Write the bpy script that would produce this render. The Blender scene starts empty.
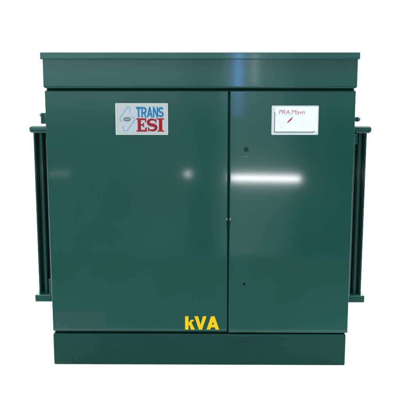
import bpy, bmesh, math, random
from mathutils import Vector, Matrix
random.seed(4)
R = math.radians
S = bpy.context.scene
col = S.collection

# ---------------------------------------------------------------- camera
cam = bpy.data.objects.new('camera', bpy.data.cameras.new('camera')); col.objects.link(cam)
cam.data.sensor_width = 36; cam.data.lens = 71.2; cam.data.clip_end = 200
cam.location = (0.0, -3.836, 1.566)
cam.rotation_euler = (R(90 - 10.458), 0, 0)
cam.data.shift_x = 0.0
S.camera = cam

# ---------------------------------------------------------------- world, exposure
W = bpy.data.worlds.new('World'); S.world = W; W.use_nodes = True
nt = W.node_tree; bg = nt.nodes['Background']
# invented panorama for door and lid reflections: bright and dark streaks, paler eye-level band
def N(t, **k):
    n = nt.nodes.new(t)
    for a, b in k.items(): setattr(n, a, b)
    return n
tc = N('ShaderNodeTexCoord'); sp = N('ShaderNodeSeparateXYZ'); nt.links.new(tc.outputs['Generated'], sp.inputs[0])
wob = N('ShaderNodeTexNoise'); wob.inputs['Scale'].default_value = 6; nt.links.new(tc.outputs['Generated'], wob.inputs['Vector'])
ad = N('ShaderNodeMath', operation='MULTIPLY_ADD'); ad.inputs[1].default_value = .05; nt.links.new(wob.outputs['Fac'], ad.inputs[0]); nt.links.new(sp.outputs['X'], ad.inputs[2])
mr = N('ShaderNodeMapRange'); mr.inputs['From Min'].default_value = -.275; mr.inputs['From Max'].default_value = .325
nt.links.new(ad.outputs[0], mr.inputs['Value'])
cr = N('ShaderNodeValToRGB'); cr.color_ramp.interpolation = 'EASE'
stops = [(-.30, .22), (-.24, .60), (-.16, .48), (-.06, .62), (-.036, .66), (-.022, .06), (.004, .08), (.018, 1.7), (.048, 1.4), (.080, .95), (.104, .10), (.122, .05), (.131, .40), (.144, .04), (.172, .08), (.22, .25)]
while len(cr.color_ramp.elements) < len(stops): cr.color_ramp.elements.new(.5)
for e, (x, v) in zip(cr.color_ramp.elements, sorted(stops)): e.position = 0
for k, (x, v) in enumerate(stops):
    cr.color_ramp.elements[k].position = (x + .3)/.6
for k, (x, v) in enumerate(stops):
    cr.color_ramp.elements[k].color = (v*.74, v*.98, v*1.05, 1)
nt.links.new(mr.outputs[0], cr.inputs['Fac'])
mz = N('ShaderNodeMapRange', interpolation_type='SMOOTHSTEP'); mz.inputs['From Min'].default_value = -.10; mz.inputs['From Max'].default_value = .0
mz.inputs['To Min'].default_value = 0; mz.inputs['To Max'].default_value = 1
nt.links.new(sp.outputs['Z'], mz.inputs['Value'])
sm = N('ShaderNodeMix', data_type='RGBA', blend_type='ADD'); sm.inputs['Factor'].default_value = 1
mx = N('ShaderNodeMapRange', interpolation_type='SMOOTHSTEP'); mx.inputs['From Min'].default_value = -.20; mx.inputs['From Max'].default_value = .12
mx.inputs['To Min'].default_value = 2.5; mx.inputs['To Max'].default_value = 1.25
nt.links.new(ad.outputs[0], mx.inputs['Value'])
up = N('ShaderNodeMapRange', interpolation_type='SMOOTHSTEP'); up.inputs['From Min'].default_value = .05; up.inputs['From Max'].default_value = .20
up.inputs['To Min'].default_value = 1; up.inputs['To Max'].default_value = .10; nt.links.new(sp.outputs['Z'], up.inputs['Value'])
mq = N('ShaderNodeMath', operation='MULTIPLY'); nt.links.new(up.outputs[0], mq.inputs[0]); nt.links.new(mz.outputs[0], mq.inputs[1])
mm = N('ShaderNodeMath', operation='MULTIPLY'); nt.links.new(mx.outputs[0], mm.inputs[0]); nt.links.new(mq.outputs[0], mm.inputs[1])
tint = N('ShaderNodeVectorMath', operation='SCALE'); tint.inputs[0].default_value = (.74, 1.08, 1.22); nt.links.new(mm.outputs[0], tint.inputs['Scale'])
nt.links.new(cr.outputs['Color'], sm.inputs['A']); nt.links.new(tint.outputs[0], sm.inputs['B'])
nt.links.new(sm.outputs['Result'], bg.inputs['Color'])
bg.inputs['Strength'].default_value = 1.0
S.view_settings.view_transform = 'Standard'; S.view_settings.look = 'None'
S.view_settings.exposure = 0; S.view_settings.gamma = 1
S.render.resolution_x = 1024; S.render.resolution_y = 1024

# ---------------------------------------------------------------- lamps
def area(name, loc, target, sx, sy, power, color=(1, 1, 1), spread=180):
    d = bpy.data.lights.new(name, 'AREA'); d.shape = 'RECTANGLE'; d.size = sx; d.size_y = sy
    d.energy = power; d.color = color; d.spread = R(spread)
    o = bpy.data.objects.new(name, d); col.objects.link(o); o.location = loc
    o.rotation_euler = (Vector(target) - Vector(loc)).to_track_quat('-Z', 'Y').to_euler()
    return o
area('overhead_fill', (0, 2.0, 4.6), (0, 2.0, 0), 9, 8, 1140, (1, 1, 1))  # added area light that burns the floor out to white
area('backdrop_fill', (0, 2.2, 4.2), (0, 6.5, 1.6), 8, 1.5, 300, (1, 1, 1))  # added light to whiten the curved backdrop
area('front_fill', (-1.5, -5.5, 4.2), (0, 0, .8), 3, 2, 40, (1, .99, .97))  # added fill from the front for the doors and stickers
# added low strip light, aimed so its reflection makes the right door's white bar
area('bar_reflection_light', (0.58, -4.05, 0.334), (.3, 0, .967), .70, .042, 8, (1, 1, 1))
# added strips behind the camera, reflected as blue and pale bands on the lid
area('blue_band_light', (0.357, -6.0, 1.44), (.18, 0, 1.5), .085, .64, 3.4, (.13, .36, 1))
area('blue_band_fade_light', (0.357, -6.0, .96), (.18, 0, 1.3), .085, .30, .6, (.13, .36, 1))  # added weaker strip that fades the blue band downward
area('pale_band_light', (0.553, -6.0, 1.40), (.26, 0, 1.5), .06, .42, .55, (.9, .97, 1))
area('spot_reflection_light', (-.2, -4.05, .376), (-.06, 0, .987), .045, .035, .28, (1, 1, 1))  # added light, placed to reflect as the left door's bright spot

area('faint_spot_light', (-1.50, -4.05, .376), (-.69, 0, .987), .22, .05, .14, (.8, 1, 1))  # added light for the faint glow near the left door's outer edge

# ---------------------------------------------------------------- materials
def mat(name, color, rough=.5, spec=.1, metal=0, coat=0):
    m = bpy.data.materials.new(name); m.use_nodes = True
    b = m.node_tree.nodes['Principled BSDF']
    b.inputs['Base Color'].default_value = (*color, 1); b.inputs['Roughness'].default_value = rough
    b.inputs['Specular IOR Level'].default_value = spec; b.inputs['Metallic'].default_value = metal
    b.inputs['Coat Weight'].default_value = coat
    return m
def paint(name, color, rough=.24, spec=.06, coat=.62):
    """enamel on sheet steel: slight hue drift, orange peel, shallow oil-canning"""
    m = mat(name, color, rough, spec, coat=coat); m.node_tree.nodes['Principled BSDF'].inputs['Coat Roughness'].default_value = .074; t = m.node_tree; N = t.nodes; L = t.links
    b = N['Principled BSDF']
    tc = N.new('ShaderNodeTexCoord')
    n1 = N.new('ShaderNodeTexNoise'); n1.inputs['Scale'].default_value = 3.1; n1.inputs['Detail'].default_value = 5
    L.new(tc.outputs['Object'], n1.inputs['Vector'])
    rp = N.new('ShaderNodeValToRGB'); e = rp.color_ramp.elements
    e[0].position = .3; e[0].color = (color[0]*.90, color[1]*.93, color[2]*.92, 1)
    e[1].position = .7; e[1].color = (color[0]*1.12, color[1]*1.06, color[2]*1.07, 1)
    L.new(n1.outputs['Fac'], rp.inputs['Fac'])
    # sparse dust specks
    n4 = N.new('ShaderNodeTexNoise'); n4.inputs['Scale'].default_value = 210; n4.inputs['Detail'].default_value = 2
    L.new(tc.outputs['Object'], n4.inputs['Vector'])
    mr4 = N.new('ShaderNodeMapRange'); mr4.inputs['From Min'].default_value = .70; mr4.inputs['From Max'].default_value = .78
    mr4.inputs['To Max'].default_value = .2
    L.new(n4.outputs['Fac'], mr4.inputs['Value'])
    mx = N.new('ShaderNodeMix'); mx.data_type = 'RGBA'
    L.new(mr4.outputs['Result'], mx.inputs['Factor']); L.new(rp.outputs['Color'], mx.inputs['A'])
    mx.inputs['B'].default_value = (.16, .22, .20, 1)
    L.new(mx.outputs['Result'], b.inputs['Base Color'])
    mr = N.new('ShaderNodeMapRange'); mr.inputs['To Min'].default_value = rough*.85; mr.inputs['To Max'].default_value = rough*1.2
    L.new(n1.outputs['Fac'], mr.inputs['Value']); L.new(mr.outputs['Result'], b.inputs['Roughness'])
    n3 = N.new('ShaderNodeTexNoise'); n3.inputs['Scale'].default_value = 260; n3.inputs['Detail'].default_value = 1
    L.new(tc.outputs['Object'], n3.inputs['Vector'])
    b2 = N.new('ShaderNodeBump'); b2.inputs['Strength'].default_value = .22; b2.inputs['Distance'].default_value = .0006
    n2 = N.new('ShaderNodeTexNoise'); n2.inputs['Scale'].default_value = 2.3; n2.inputs['Detail'].default_value = 0
    L.new(tc.outputs['Object'], n2.inputs['Vector'])
    b1 = N.new('ShaderNodeBump'); b1.inputs['Strength'].default_value = 1; b1.inputs['Distance'].default_value = .0035
    L.new(n2.outputs['Fac'], b1.inputs['Height']); L.new(b1.outputs['Normal'], b2.inputs['Normal'])
    L.new(n3.outputs['Fac'], b2.inputs['Height'])
    L.new(b2.outputs['Normal'], b.inputs['Normal'])
    return m
GREEN = (.0085, .069, .057)
M = dict(
    green=paint('green_enamel', GREEN),
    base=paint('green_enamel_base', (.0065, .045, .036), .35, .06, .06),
    dark=paint('green_enamel_shade', (.009, .042, .037), .5, .3),  # darker green puts the recess shade into the radiator fins
    inside=mat('dark_gap', (.005, .018, .017), .8, .1),
    patch=mat('paler_green', (.019, .068, .060), .45, .15),
    white=mat('white_vinyl', (.62, .62, .64), .35),
    field=mat('pale_vinyl', (.53, .54, .59), .35),
    cream=mat('cream_border', (.56, .53, .40), .4),
    blue=mat('blue_ink', (.022, .18, .36), .4), red=mat('red_ink', (.35, .016, .018), .4),
    teal=mat('teal_ink', (.22, .36, .38), .4), olive=mat('olive_ink', (.16, .20, .17), .4),
    pale=mat('bright_vinyl', (.68, .67, .70), .3), pink=mat('pink_ink', (.66, .15, .27), .4),
    grey=mat('grey_ink', (.16, .16, .18), .5), faint=mat('faint_ink', (.68, .69, .72), .5), print=mat('bright_print', (.95, .93, .93), .35), dull=mat('scuffed_paint', (.16, .24, .24), .5),
    maroon=mat('maroon_ink', (.25, .05, .07), .5),
    yellow=mat('yellow_vinyl', (.84, .52, .003), .4),
    steel=mat('zinc_steel', (.10, .17, .165), .4, .3), brass=mat('orange_mark', (.11, .08, .035), .7),
    concrete=mat('grey_concrete', (.16, .16, .155), .8, .1),
    floor=mat('white_paper', (.92, .92, .92), .9, .1),
)

# ---------------------------------------------------------------- helpers
def obj(name, bm, m, parent=None, smooth=True):
    me = bpy.data.meshes.new(name); bm.normal_update(); bm.to_mesh(me); bm.free()
    for x in (m if isinstance(m, (list, tuple)) else [m]): me.materials.append(x)
    if smooth:
        for p in me.polygons: p.use_smooth = True
        me.set_sharp_from_angle(angle=R(38))
    o = bpy.data.objects.new(name, me); col.objects.link(o)
    if parent: o.parent = parent
    if smooth:
        w = o.modifiers.new('weighted_normal', 'WEIGHTED_NORMAL'); w.keep_sharp = True; w.weight = 100
    return o
def box(bm, x0, x1, y0, y1, z0, z1, bev=0, seg=3):
    t = bmesh.new(); bmesh.ops.create_cube(t, size=1)
    for v in t.verts:
        v.co = Vector((x0 + (v.co.x+.5)*(x1-x0), y0 + (v.co.y+.5)*(y1-y0), z0 + (v.co.z+.5)*(z1-z0)))
    if bev: bmesh.ops.bevel(t, geom=t.edges[:], offset=bev, segments=seg, profile=.5, affect='EDGES')
    me = bpy.data.meshes.new('tmp'); t.to_mesh(me); t.free(); bm.from_mesh(me); bpy.data.meshes.remove(me)
    return bm
def BX(*a, **k): return box(bmesh.new(), *a, **k)
def prism(bm, pts, y, th):
    """flat plate in the xz plane: front at y, thickness th going back"""
    f = [bm.verts.new((x, y, z)) for x, z in pts]; b = [bm.verts.new((x, y+th, z)) for x, z in pts]
    n = len(pts); faces = [bm.faces.new(f), bm.faces.new(b[::-1])]
    for i in range(n): faces.append(bm.faces.new((f[i], b[i], b[(i+1) % n], f[(i+1) % n])))
    bmesh.ops.recalc_face_normals(bm, faces=faces)
    return bm
def round_rect(x0, x1, z0, z1, r, n=6):
    P = []
    for cx, cz, a0 in ((x1-r, z1-r, 0), (x0+r, z1-r, 90), (x0+r, z0+r, 180), (x1-r, z0+r, 270)):
        for i in range(n+1):
            a = R(a0 + 90*i/n); P.append((cx + r*math.cos(a), cz + r*math.sin(a)))
    return P
def stroke(bm, pts, w, y, th, closed=False):
    """ribbon of width w (number or list) along 2-D points, one clean strip"""
    n = len(pts); ws = w if isinstance(w, (list, tuple)) else [w]*n
    Lf, Rt = [], []
    for i in range(n):
        p = Vector(pts[i]); a = Vector(pts[i-1]) if (i or closed) else None
        b = Vector(pts[(i+1) % n]) if (i < n-1 or closed) else None
        d1 = (p-a).normalized() if a is not None else (b-p).normalized()
        d2 = (b-p).normalized() if b is not None else d1
        t = (d1+d2).normalized(); nn = Vector((-t.y, t.x)); k = 1/max(.45, nn.dot(Vector((-d1.y, d1.x))))
        Lf.append(p + nn*ws[i]/2*k); Rt.append(p - nn*ws[i]/2*k)
    m = n if closed else n-1
    lf = [(bm.verts.new((q.x, y, q.y)), bm.verts.new((q.x, y+th, q.y))) for q in Lf]
    rt = [(bm.verts.new((q.x, y, q.y)), bm.verts.new((q.x, y+th, q.y))) for q in Rt]
    fs = []
    for i in range(m):
        j = (i+1) % n
        fs.append(bm.faces.new((lf[i][0], lf[j][0], rt[j][0], rt[i][0])))
        fs.append(bm.faces.new((lf[i][0], lf[i][1], lf[j][1], lf[j][0])))
        fs.append(bm.faces.new((rt[i][0], rt[j][0], rt[j][1], rt[i][1])))
    if not closed:
        fs.append(bm.faces.new((lf[0][0], rt[0][0], rt[0][1], lf[0][1])))
        fs.append(bm.faces.new((lf[-1][0], lf[-1][1], rt[-1][1], rt[-1][0])))
    bmesh.ops.recalc_face_normals(bm, faces=fs)
def arc(cx, cz, rx, rz, a0, a1, n=12):
    return [(cx + rx*math.cos(R(a0+(a1-a0)*i/n)), cz + rz*math.sin(R(a0+(a1-a0)*i/n))) for i in range(n+1)]

# letters: unit height 1, width w; each is a list of ('p', pts) or ('s', pts, width)
def bar(x0, x1, z0, z1): return ('p', [(x0, z0), (x1, z0), (x1, z1), (x0, z1)])
def s_curve(w, t, k=1.0):
    r = .5*(1-t)/2 + .0; cx = w/2; rx = (w-t)/2
    up = arc(cx, 1-t/2-(.5-t/2)/2, rx, (.5-t/2)/2, 18, 270, 18)
    dn = arc(cx, t/2+(.5-t/2)/2, rx, (.5-t/2)/2, 90, -162, 18)
    return up + dn[1:]
SANS = {
    'T': (.78, [bar(0, .78, .80, 1), bar(.27, .51, 0, .80)]),
    'R': (.82, [bar(0, .23, 0, 1), ('s', [(.2, .90)] + arc(.46, .665, .23, .235, 90, -90, 10) + [(.2, .43)], .2),
                ('p', [(.36, .42), (.58, .42), (.84, 0), (.58, 0)])]),
    'A': (.90, [('p', [(0, 0), (.24, 0), (.56, 1), (.34, 1)]), ('p', [(.66, 0), (.90, 0), (.56, 1), (.37, .9)]), bar(.2, .7, .2, .37)]),
    'N': (.82, [bar(0, .22, 0, 1), bar(.60, .82, 0, 1), ('p', [(.0, 1), (.24, 1), (.82, 0), (.58, 0)])]),
    'S': (.78, [('s', s_curve(.78, .2), .2)]),
    'k': (.72, [bar(0, .26, 0, 1), ('p', [(.24, .30), (.24, .46), (.44, .73), (.72, .73)]),
                ('p', [(.30, .40), (.47, .56), (.76, 0), (.46, 0)])]),
    'V': (.94, [('p', [(0, 1), (.29, 1), (.57, 0), (.35, 0)]), ('p', [(.94, 1), (.66, 1), (.37, 0), (.59, 0)])]),
    'W': (.98, [('p', [(0, 0), (.28, 0), (.62, 1), (.35, 1)]), ('p', [(.98, 0), (.70, 0), (.38, .92), (.62, 1)]), bar(.22, .76, .17, .37)]),
}
SLAB = {
    'E': (.98, [bar(.13, .42, 0, 1), bar(0, .14, 0, .09), bar(0, .14, .91, 1), bar(.42, .88, .0, .13), bar(.42, .88, .87, 1),
                ('p', [(.78, .12), (.80, .32), (.93, .32), (.95, 0), (.87, 0)]), ('p', [(.78, .88), (.80, .70), (.90, .70), (.91, 1), (.87, 1)]),
                bar(.42, .62, .45, .56), bar(.60, .70, .34, .67)]),
    'S': (.86, [('s', s_curve(.86, .17), [.10+.17*math.sin(math.pi*i/36)**1.2 for i in range(37)]),
                bar(.74, .82, .66, 1), bar(.04, .12, 0, .34)]),
    'I': (.62, [bar(.16, .46, 0, 1), bar(0, .17, 0, .09), bar(0, .17, .91, 1), bar(.45, .62, 0, .09), bar(.45, .62, .91, 1)]),
}
def word(text, font, x0, x1, z0, z1, y, m, parent, name='lettering', gap=.10, th=.0006):
    tot = sum(font[c][0] for c in text) + gap*(len(text)-1)
    sx = (x1-x0)/tot; sz = z1-z0; bm = bmesh.new(); cx = 0
    for c in text:
        w, parts = font[c]
        for k, pt in enumerate(parts):
            P = [(x0 + (cx+px)*sx, z0 + pz*sz) for px, pz in pt[1]]
            yy = y - k*.00006
            if pt[0] == 'p': prism(bm, P, yy, th)
            else:
                ww = pt[2]; s = (sx+sz)/2
                stroke(bm, P, [q*s for q in ww] if isinstance(ww, list) else ww*s, yy, th)
        cx += w + gap
    return obj(name, bm, m, parent, smooth=False)

# ================================================================= the setting
bm = bmesh.new()
prof = [(-.53, 0.0), (0, 0), (4.2, 0)] + [(4.2 + 2.2*math.sin(R(a)), 2.2*(1-math.cos(R(a)))) for a in range(6, 91, 6)] + [(6.4, 5.2)]
rows = [[bm.verts.new((x, y, z)) for y, z in prof] for x in (-9, 9)]
for i in range(len(prof)-1): bm.faces.new((rows[0][i], rows[1][i], rows[1][i+1], rows[0][i+1]))
fl = obj('floor', bm, M['floor']); fl['kind'] = 'structure'
bm = BX(-9, 9, -2.25, 6, -.10, -.004)
gr = obj('ground', bm, M['concrete'], smooth=False); gr['kind'] = 'structure'

# ================================================================= the transformer
T = bpy.data.objects.new('pad_mounted_transformer', None); col.objects.link(T)
T.rotation_euler = (0, 0, R(-.55))
T['label'] = 'dark green painted pad mounted transformer with two front doors, side radiators and yellow kVA lettering'
T['category'] = 'transformer'

DEP = 1.05
# base
b = BX(-.7485, .7405, -.003, DEP-.02, 0, .1640, bev=.006)
# base rim bulged out to shape a shadow smudge below the narrow door
for k in range(14): bmesh.ops.bisect_plane(b, geom=b.verts[:]+b.edges[:]+b.faces[:], plane_co=(.12 + k*.02, 0, 0), plane_no=(1, 0, 0))
for k in range(7): bmesh.ops.bisect_plane(b, geom=b.verts[:]+b.edges[:]+b.faces[:], plane_co=(0, 0, .118 + k*.0055), plane_no=(0, 0, 1))
for v in b.verts:
    if v.co.y < .02 and .12 < v.co.x < .39 and v.co.z > .10:
        tx = max(0, 1-abs(v.co.x-.20)/(.07 if v.co.x < .20 else .19)); tz = max(0, 1-abs(v.co.z-.153)/.034)
        v.co.y -= .013*(3*tx*tx-2*tx**3)*(3*tz*tz-2*tz**3)
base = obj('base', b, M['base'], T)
# cabinet: body behind the doors, and the dark recess the doors close on
obj('cabinet', BX(-.7485, .7485, .034, DEP, .1645, 1.4025, bev=.006), M['green'], T)
obj('door_recess', BX(-.735, .735, .010, .0338, .168, 1.399), M['inside'], T)

# lid: hood with rolled lower corners and a folded drip lip
bm = bmesh.new()
box(bm, -.7535, .7535, -.014, DEP+.03, 1.4035, 1.5600, bev=.011, seg=4)
lid = obj('lid', bm, M['green'], T)
lip = obj('lip', BX(-.7585, .7570, -.038, DEP+.046, 1.5405, 1.5745, bev=.005, seg=3), M['green'], lid)

# doors
DL = obj('door', BX(-.7495, .1370, 0, .0335, .1775, 1.3925, bev=.0055), M['green'], T)
DR = obj('door', BX(.1446, .7495, -.0005, .0335, .1712, 1.3925, bev=.0050), M['green'], T)
DL['label'] = 'wide left door'; DR['label'] = 'narrow right door'

# door bolts: dished washer with a sunk pentagonal head
def bolt(x, z, r, out, parent):
    bm = bmesh.new(); n = 28
    prof = [(r*1.55, 0), (r*1.5, -.0016), (r*1.15, -.0030), (r*.95, -.0016), (r*.9, -.0004)]
    rings = [[bm.verts.new((x + q*math.cos(2*math.pi*i/n), -.0004+yy, z + q*math.sin(2*math.pi*i/n))) for i in range(n)] for q, yy in prof]
    for a in range(len(rings)-1):
        for i in range(n): bm.faces.new((rings[a][i], rings[a][(i+1) % n], rings[a+1][(i+1) % n], rings[a+1][i]))
    bm.faces.new(rings[-1])
    bmesh.ops.recalc_face_normals(bm, faces=bm.faces[:])
    w = obj('bolt', bm, M['green'], parent)
    bm = bmesh.new(); prism(bm, [(x + r*.72*math.cos(R(90+72*i)), z + r*.72*math.sin(R(90+72*i))) for i in range(5)], -.0012-out, .002+out)
    bmesh.ops.bevel(bm, geom=bm.edges[:], offset=.0008, segments=2, affect='EDGES')
    obj('bolt_head', bm, M['inside'], w)
bolt(.2245, 1.1105, .0088, .0045, DR)
bolt(.2215, .4300, .0078, .0060, DR)
bm = bmesh.new()
for dx, dz, w in ((-.004, .0, .006), (.004, -.0015, .008), (.0, .002, .005)):
    prism(bm, round_rect(.2245+dx-w/2, .2245+dx+w/2, 1.0745+dz-.0012, 1.0745+dz+.0012, .001, 2), -.0012-abs(dx)*.05, .0006)
obj('scratch', bm, M['dull'], DR, smooth=False)

# latch in the seam
bm = BX(.1375, .1438, -.0060, .02, .7245, .7600, bev=.0015)
la = obj('latch', bm, M['inside'], T)
for s, x in ((-1, .1322), (1, .1496)):
    obj('latch_tab', BX(x-.0045, x+.0045, -.0075, .0005, .757-(s > 0)*.002, .769, bev=.0018), M['steel'], la)

# radiators on both sides: header plates top and bottom, guard plates edge-on, fins behind
def radiator(s):
    bm = bmesh.new()
    def bx(x0, x1, *a, **k):
        if s < 0: x0, x1 = -x1, -x0
        return box(bm, x0, x1, *a, **k)
    d = 0 if s < 0 else -.006
    bx(.755, .8725+d/2, .170, .93, 1.1685, 1.2075, bev=.017, seg=5)
    r = obj('radiator', bm, M['green'], T)
    bm = bmesh.new(); bx(.755, .8740+d*1.5, .172, .93, .2765, .3150, bev=.006); obj('header', bm, M['green'], r)
    bm = bmesh.new(); bx(.8450+d, .8550+d, .195, .91, .3145, 1.1690, bev=.003); obj('guard_plate', bm, M['green'], r)
    bm = bmesh.new(); bx(.8105+d/2, .8235+d/2, .200, .90, .3145, 1.1690, bev=.003); obj('guard_plate', bm, M['green'], r)
    for k in range(9):
        bm = bmesh.new()
        y = .255 + k*.07
        for x0, x1 in ((.7720, .8103+d/2), (.8237+d/2, .8448+d)):
            bx(x0, x1, y, y+.012, .3147, 1.1687, bev=.003)
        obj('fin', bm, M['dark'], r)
    bm = bmesh.new()
    if s < 0: bx(.748, .7930, .150, .20, .3152, .408, bev=.003)
    else: bx(.748, .7930, .150, .20, 1.118, 1.1680, bev=.003)
    obj('bracket', bm, M['green'], r)
    bm = bmesh.new()
    bx(.748, .776, .12, .93, .33, 1.15, bev=.004)
    obj('flange', bm, M['green'], r)
    return r
rl = radiator(-1); rr = radiator(1)
rl['label'] = 'left radiator'; rr['label'] = 'right radiator'
# lifting lugs above the radiators
def lug(s, z0, z1, out):
    bm = bmesh.new()
    x0, x1 = sorted((s*.746, s*out)); box(bm, x0, x1, .14, .155, z0, z1, bev=.004)
    o = obj('lifting_lug', bm, M['green'], T)
    bm = bmesh.new(); x0, x1 = sorted((s*(out-.011), s*(out+.002))); box(bm, x0, x1, .128, .139, z1-.018, z1-.004, bev=.003)
    obj('lug_bolt', bm, M['steel'], o)
lug(-1, 1.220, 1.276, .803); lug(1, 1.232, 1.256, .798)

# ---------------------------------------------------------------- stickers
# company plate on the wide door
x0, x1, z0, z1 = -.4094, -.1550, 1.1795, 1.3325
bm = prism(bmesh.new(), round_rect(x0, x1, z0, z1, .003, 3), -.0012, .0010)
st = obj('nameplate', bm, M['white'], T, smooth=False); st['label'] = 'white plate reading TRANS ESI in blue and red'
def P1(u, v): return (x0 + u*(x1-x0), z1 - v*(z1-z0))      # plate coordinates, v down
bm = bmesh.new()
prism(bm, [P1(.020, .035), P1(.982, .035), P1(.982, .965), P1(.024, .965)], -.0015, .0002); obj('border', bm, M['cream'], st, False)
bm = bmesh.new()
prism(bm, [P1(.052, .085), P1(.952, .085), P1(.952, .940), P1(.055, .940)], -.0019, .0003); obj('field', bm, M['field'], st, False)
# emblem: open angular S drawn in thin teal line round an olive oval
def Q(px, py): return P1((px/400*62 + 110 - 115.3)/53, (py/245*38 + 100 - 103.3)/31.7)
bm = bmesh.new()
stroke(bm, [Q(*p) for p in ((131, 84), (131, 60), (127, 48), (119, 45), (110, 50), (66, 116), (63, 127), (68, 135), (82, 138))], .0030, -.0024, .0004)
stroke(bm, [Q(*p) for p in ((138, 110), (152, 112), (159, 120), (158, 130), (112, 194), (102, 202), (92, 199), (85, 190), (82, 166))], .0030, -.0024, .0004)
obj('emblem', bm, M['teal'], st, False)
bm = bmesh.new(); cx, cz = Q(110, 124)
prism(bm, [(cx + .0185*math.cos(R(a)), cz + .0100*math.sin(R(a))) for a in range(0, 360, 12)], -.0026, .0005)
obj('emblem_oval', bm, M['olive'], st, False)
bm = bmesh.new(); prism(bm, round_rect(cx-.013, cx+.013, cz-.0012, cz+.0016, .0008, 2), -.0029, .0002); obj('emblem_stripe', bm, M['field'], st, False)
a = P1(.395, .42+.025); c = P1(.915, .10+.015)
word('TRANS', SANS, a[0], c[0], a[1], c[1], -.0025, M['blue'], st, gap=.04)
a = P1(.395, .895); c = P1(.925, .475)
word('ESI', SLAB, a[0], c[0], a[1], c[1], -.0025, M['red'], st, gap=.02)

# warning sticker on the narrow door
x0, x1, z0, z1 = .3460, .5727, 1.1800, 1.3215
bm = prism(bmesh.new(), round_rect(x0, x1, z0, z1, .004, 3), -.0015, .0009)
ws = obj('warning_sticker', bm, M['pale'], T, smooth=False); ws['label'] = 'white sticker with a pink heading, a thin frame and a small slanted red mark'
def Z(px, py): return (x0 + (px-68)/264*(x1-x0), z1 - (py-60)/168*(z1-z0))
bm = bmesh.new()
prism(bm, [Z(88, 68), Z(326, 68), Z(326, 208), Z(88, 208)], -.0017, .0003); obj('panel', bm, M['print'], ws, False)
bm = bmesh.new()
stroke(bm, [Z(86, 98), Z(86, 212), Z(306, 212), Z(308, 203)], .0036, -.0020, .0004); obj('frame', bm, M['grey'], ws, False)
bm = bmesh.new()
stroke(bm, [Z(88, 116), Z(256, 116)], .0014, -.0020, .0004)
def dash(px, py, L, w=.0012): stroke(bm, [Z(px, py), Z(px+L, py)], w, -.0020, .0004)
for row, (py, a, e) in enumerate(((130, 205, 268), (144, 198, 276), (158, 225, 285), (170, 232, 280), (180, 210, 294), (203, 120, 280))):
    px = a
    while px < e-4:
        L = min(random.uniform(6, 17), e-px); dash(px, py + random.uniform(-.6, .6), L, .0013); px += L + random.uniform(3, 7)
for px, py, L in ((100, 158, 9), (112, 164, 11), (136, 158, 10), (118, 178, 12), (116, 186, 14), (122, 172, 7), (104, 150, 6)): dash(px, py, L, .0018)
obj('fine_print', bm, M['faint'], ws, False)
bm = bmesh.new(); prism(bm, [Z(154, 160), Z(158, 150), Z(178, 130), Z(190, 124), Z(186, 134), Z(166, 156)], -.0021, .0005); sl = obj('slanted_mark', bm, M['pink'], ws, False)
bm = bmesh.new(); prism(bm, [Z(165, 148), Z(178, 134), Z(182, 135), Z(169, 150)], -.0024, .0002); obj('mark_core', bm, M['maroon'], ws, False)
# heading
cu = bpy.data.curves.new('heading', 'FONT'); cu.body = 'PRA.Mavn'; cu.size = .0235; cu.offset = 0; cu.extrude = .0002; cu.shear = .15
to = bpy.data.objects.new('heading_curve', cu); col.objects.link(to)
me = bpy.data.meshes.new_from_object(to.evaluated_get(bpy.context.evaluated_depsgraph_get()))
bpy.data.objects.remove(to)
xs = [v.co.x for v in me.vertices]; zs = [v.co.y for v in me.vertices]
a = Z(108, 109); c = Z(254, 84)
for v in me.vertices:
    v.co = Vector((a[0] + (v.co.x-min(xs))/(max(xs)-min(xs))*(c[0]-a[0]), -.0020 - v.co.z, a[1] + (v.co.y-min(zs))/(max(zs)-min(zs))*(c[1]-a[1])))
me.materials.clear(); me.materials.append(M['pink'])
ho = bpy.data.objects.new('heading', me); col.objects.link(ho); ho.parent = ws

# yellow letters and a paler flat rectangle on the wide door
lt = word('kVW', SANS, -.0755, .0975, .1885, .2590, -.0012, M['yellow'], T, name='rating_lettering', gap=.0, th=.0009)
lt['label'] = 'yellow letters reading kVA'
bm = prism(bmesh.new(), round_rect(-.7370, -.4740, .1925, .2835, .0008, 2), -.0007, .0004)
pp = obj('paler_patch', bm, M['patch'], T, smooth=False); pp['label'] = 'slightly paler green rectangle low on the left door'

# paint chips: bare rusty spots on the door corner and along the base foot
bm = bmesh.new()
for cx, cz, rx, rz in ((-.7385, .2560, .0016, .0040), (-.7405, .2480, .0010, .0022)):
    prism(bm, [(cx + rx*random.uniform(.7, 1.2)*math.cos(R(a)), cz + rz*random.uniform(.7, 1.2)*math.sin(R(a))) for a in range(0, 360, 36)], -.0006, .0004)
obj('paint_chip', bm, M['brass'], DL, smooth=False)
bm = bmesh.new()
for q in range(9):
    cx = -.735 + q*.0085 + random.uniform(-.003, .003); cz = .0075 + random.uniform(-.001, .002)
    rx = random.uniform(.002, .005); rz = random.uniform(.0008, .002)
    prism(bm, [(cx + rx*random.uniform(.7, 1.2)*math.cos(R(a)), cz + rz*random.uniform(.7, 1.2)*math.sin(R(a))) for a in range(0, 360, 36)], -.0034, .0003)
obj('paint_chip', bm, M['brass'], base, smooth=False)
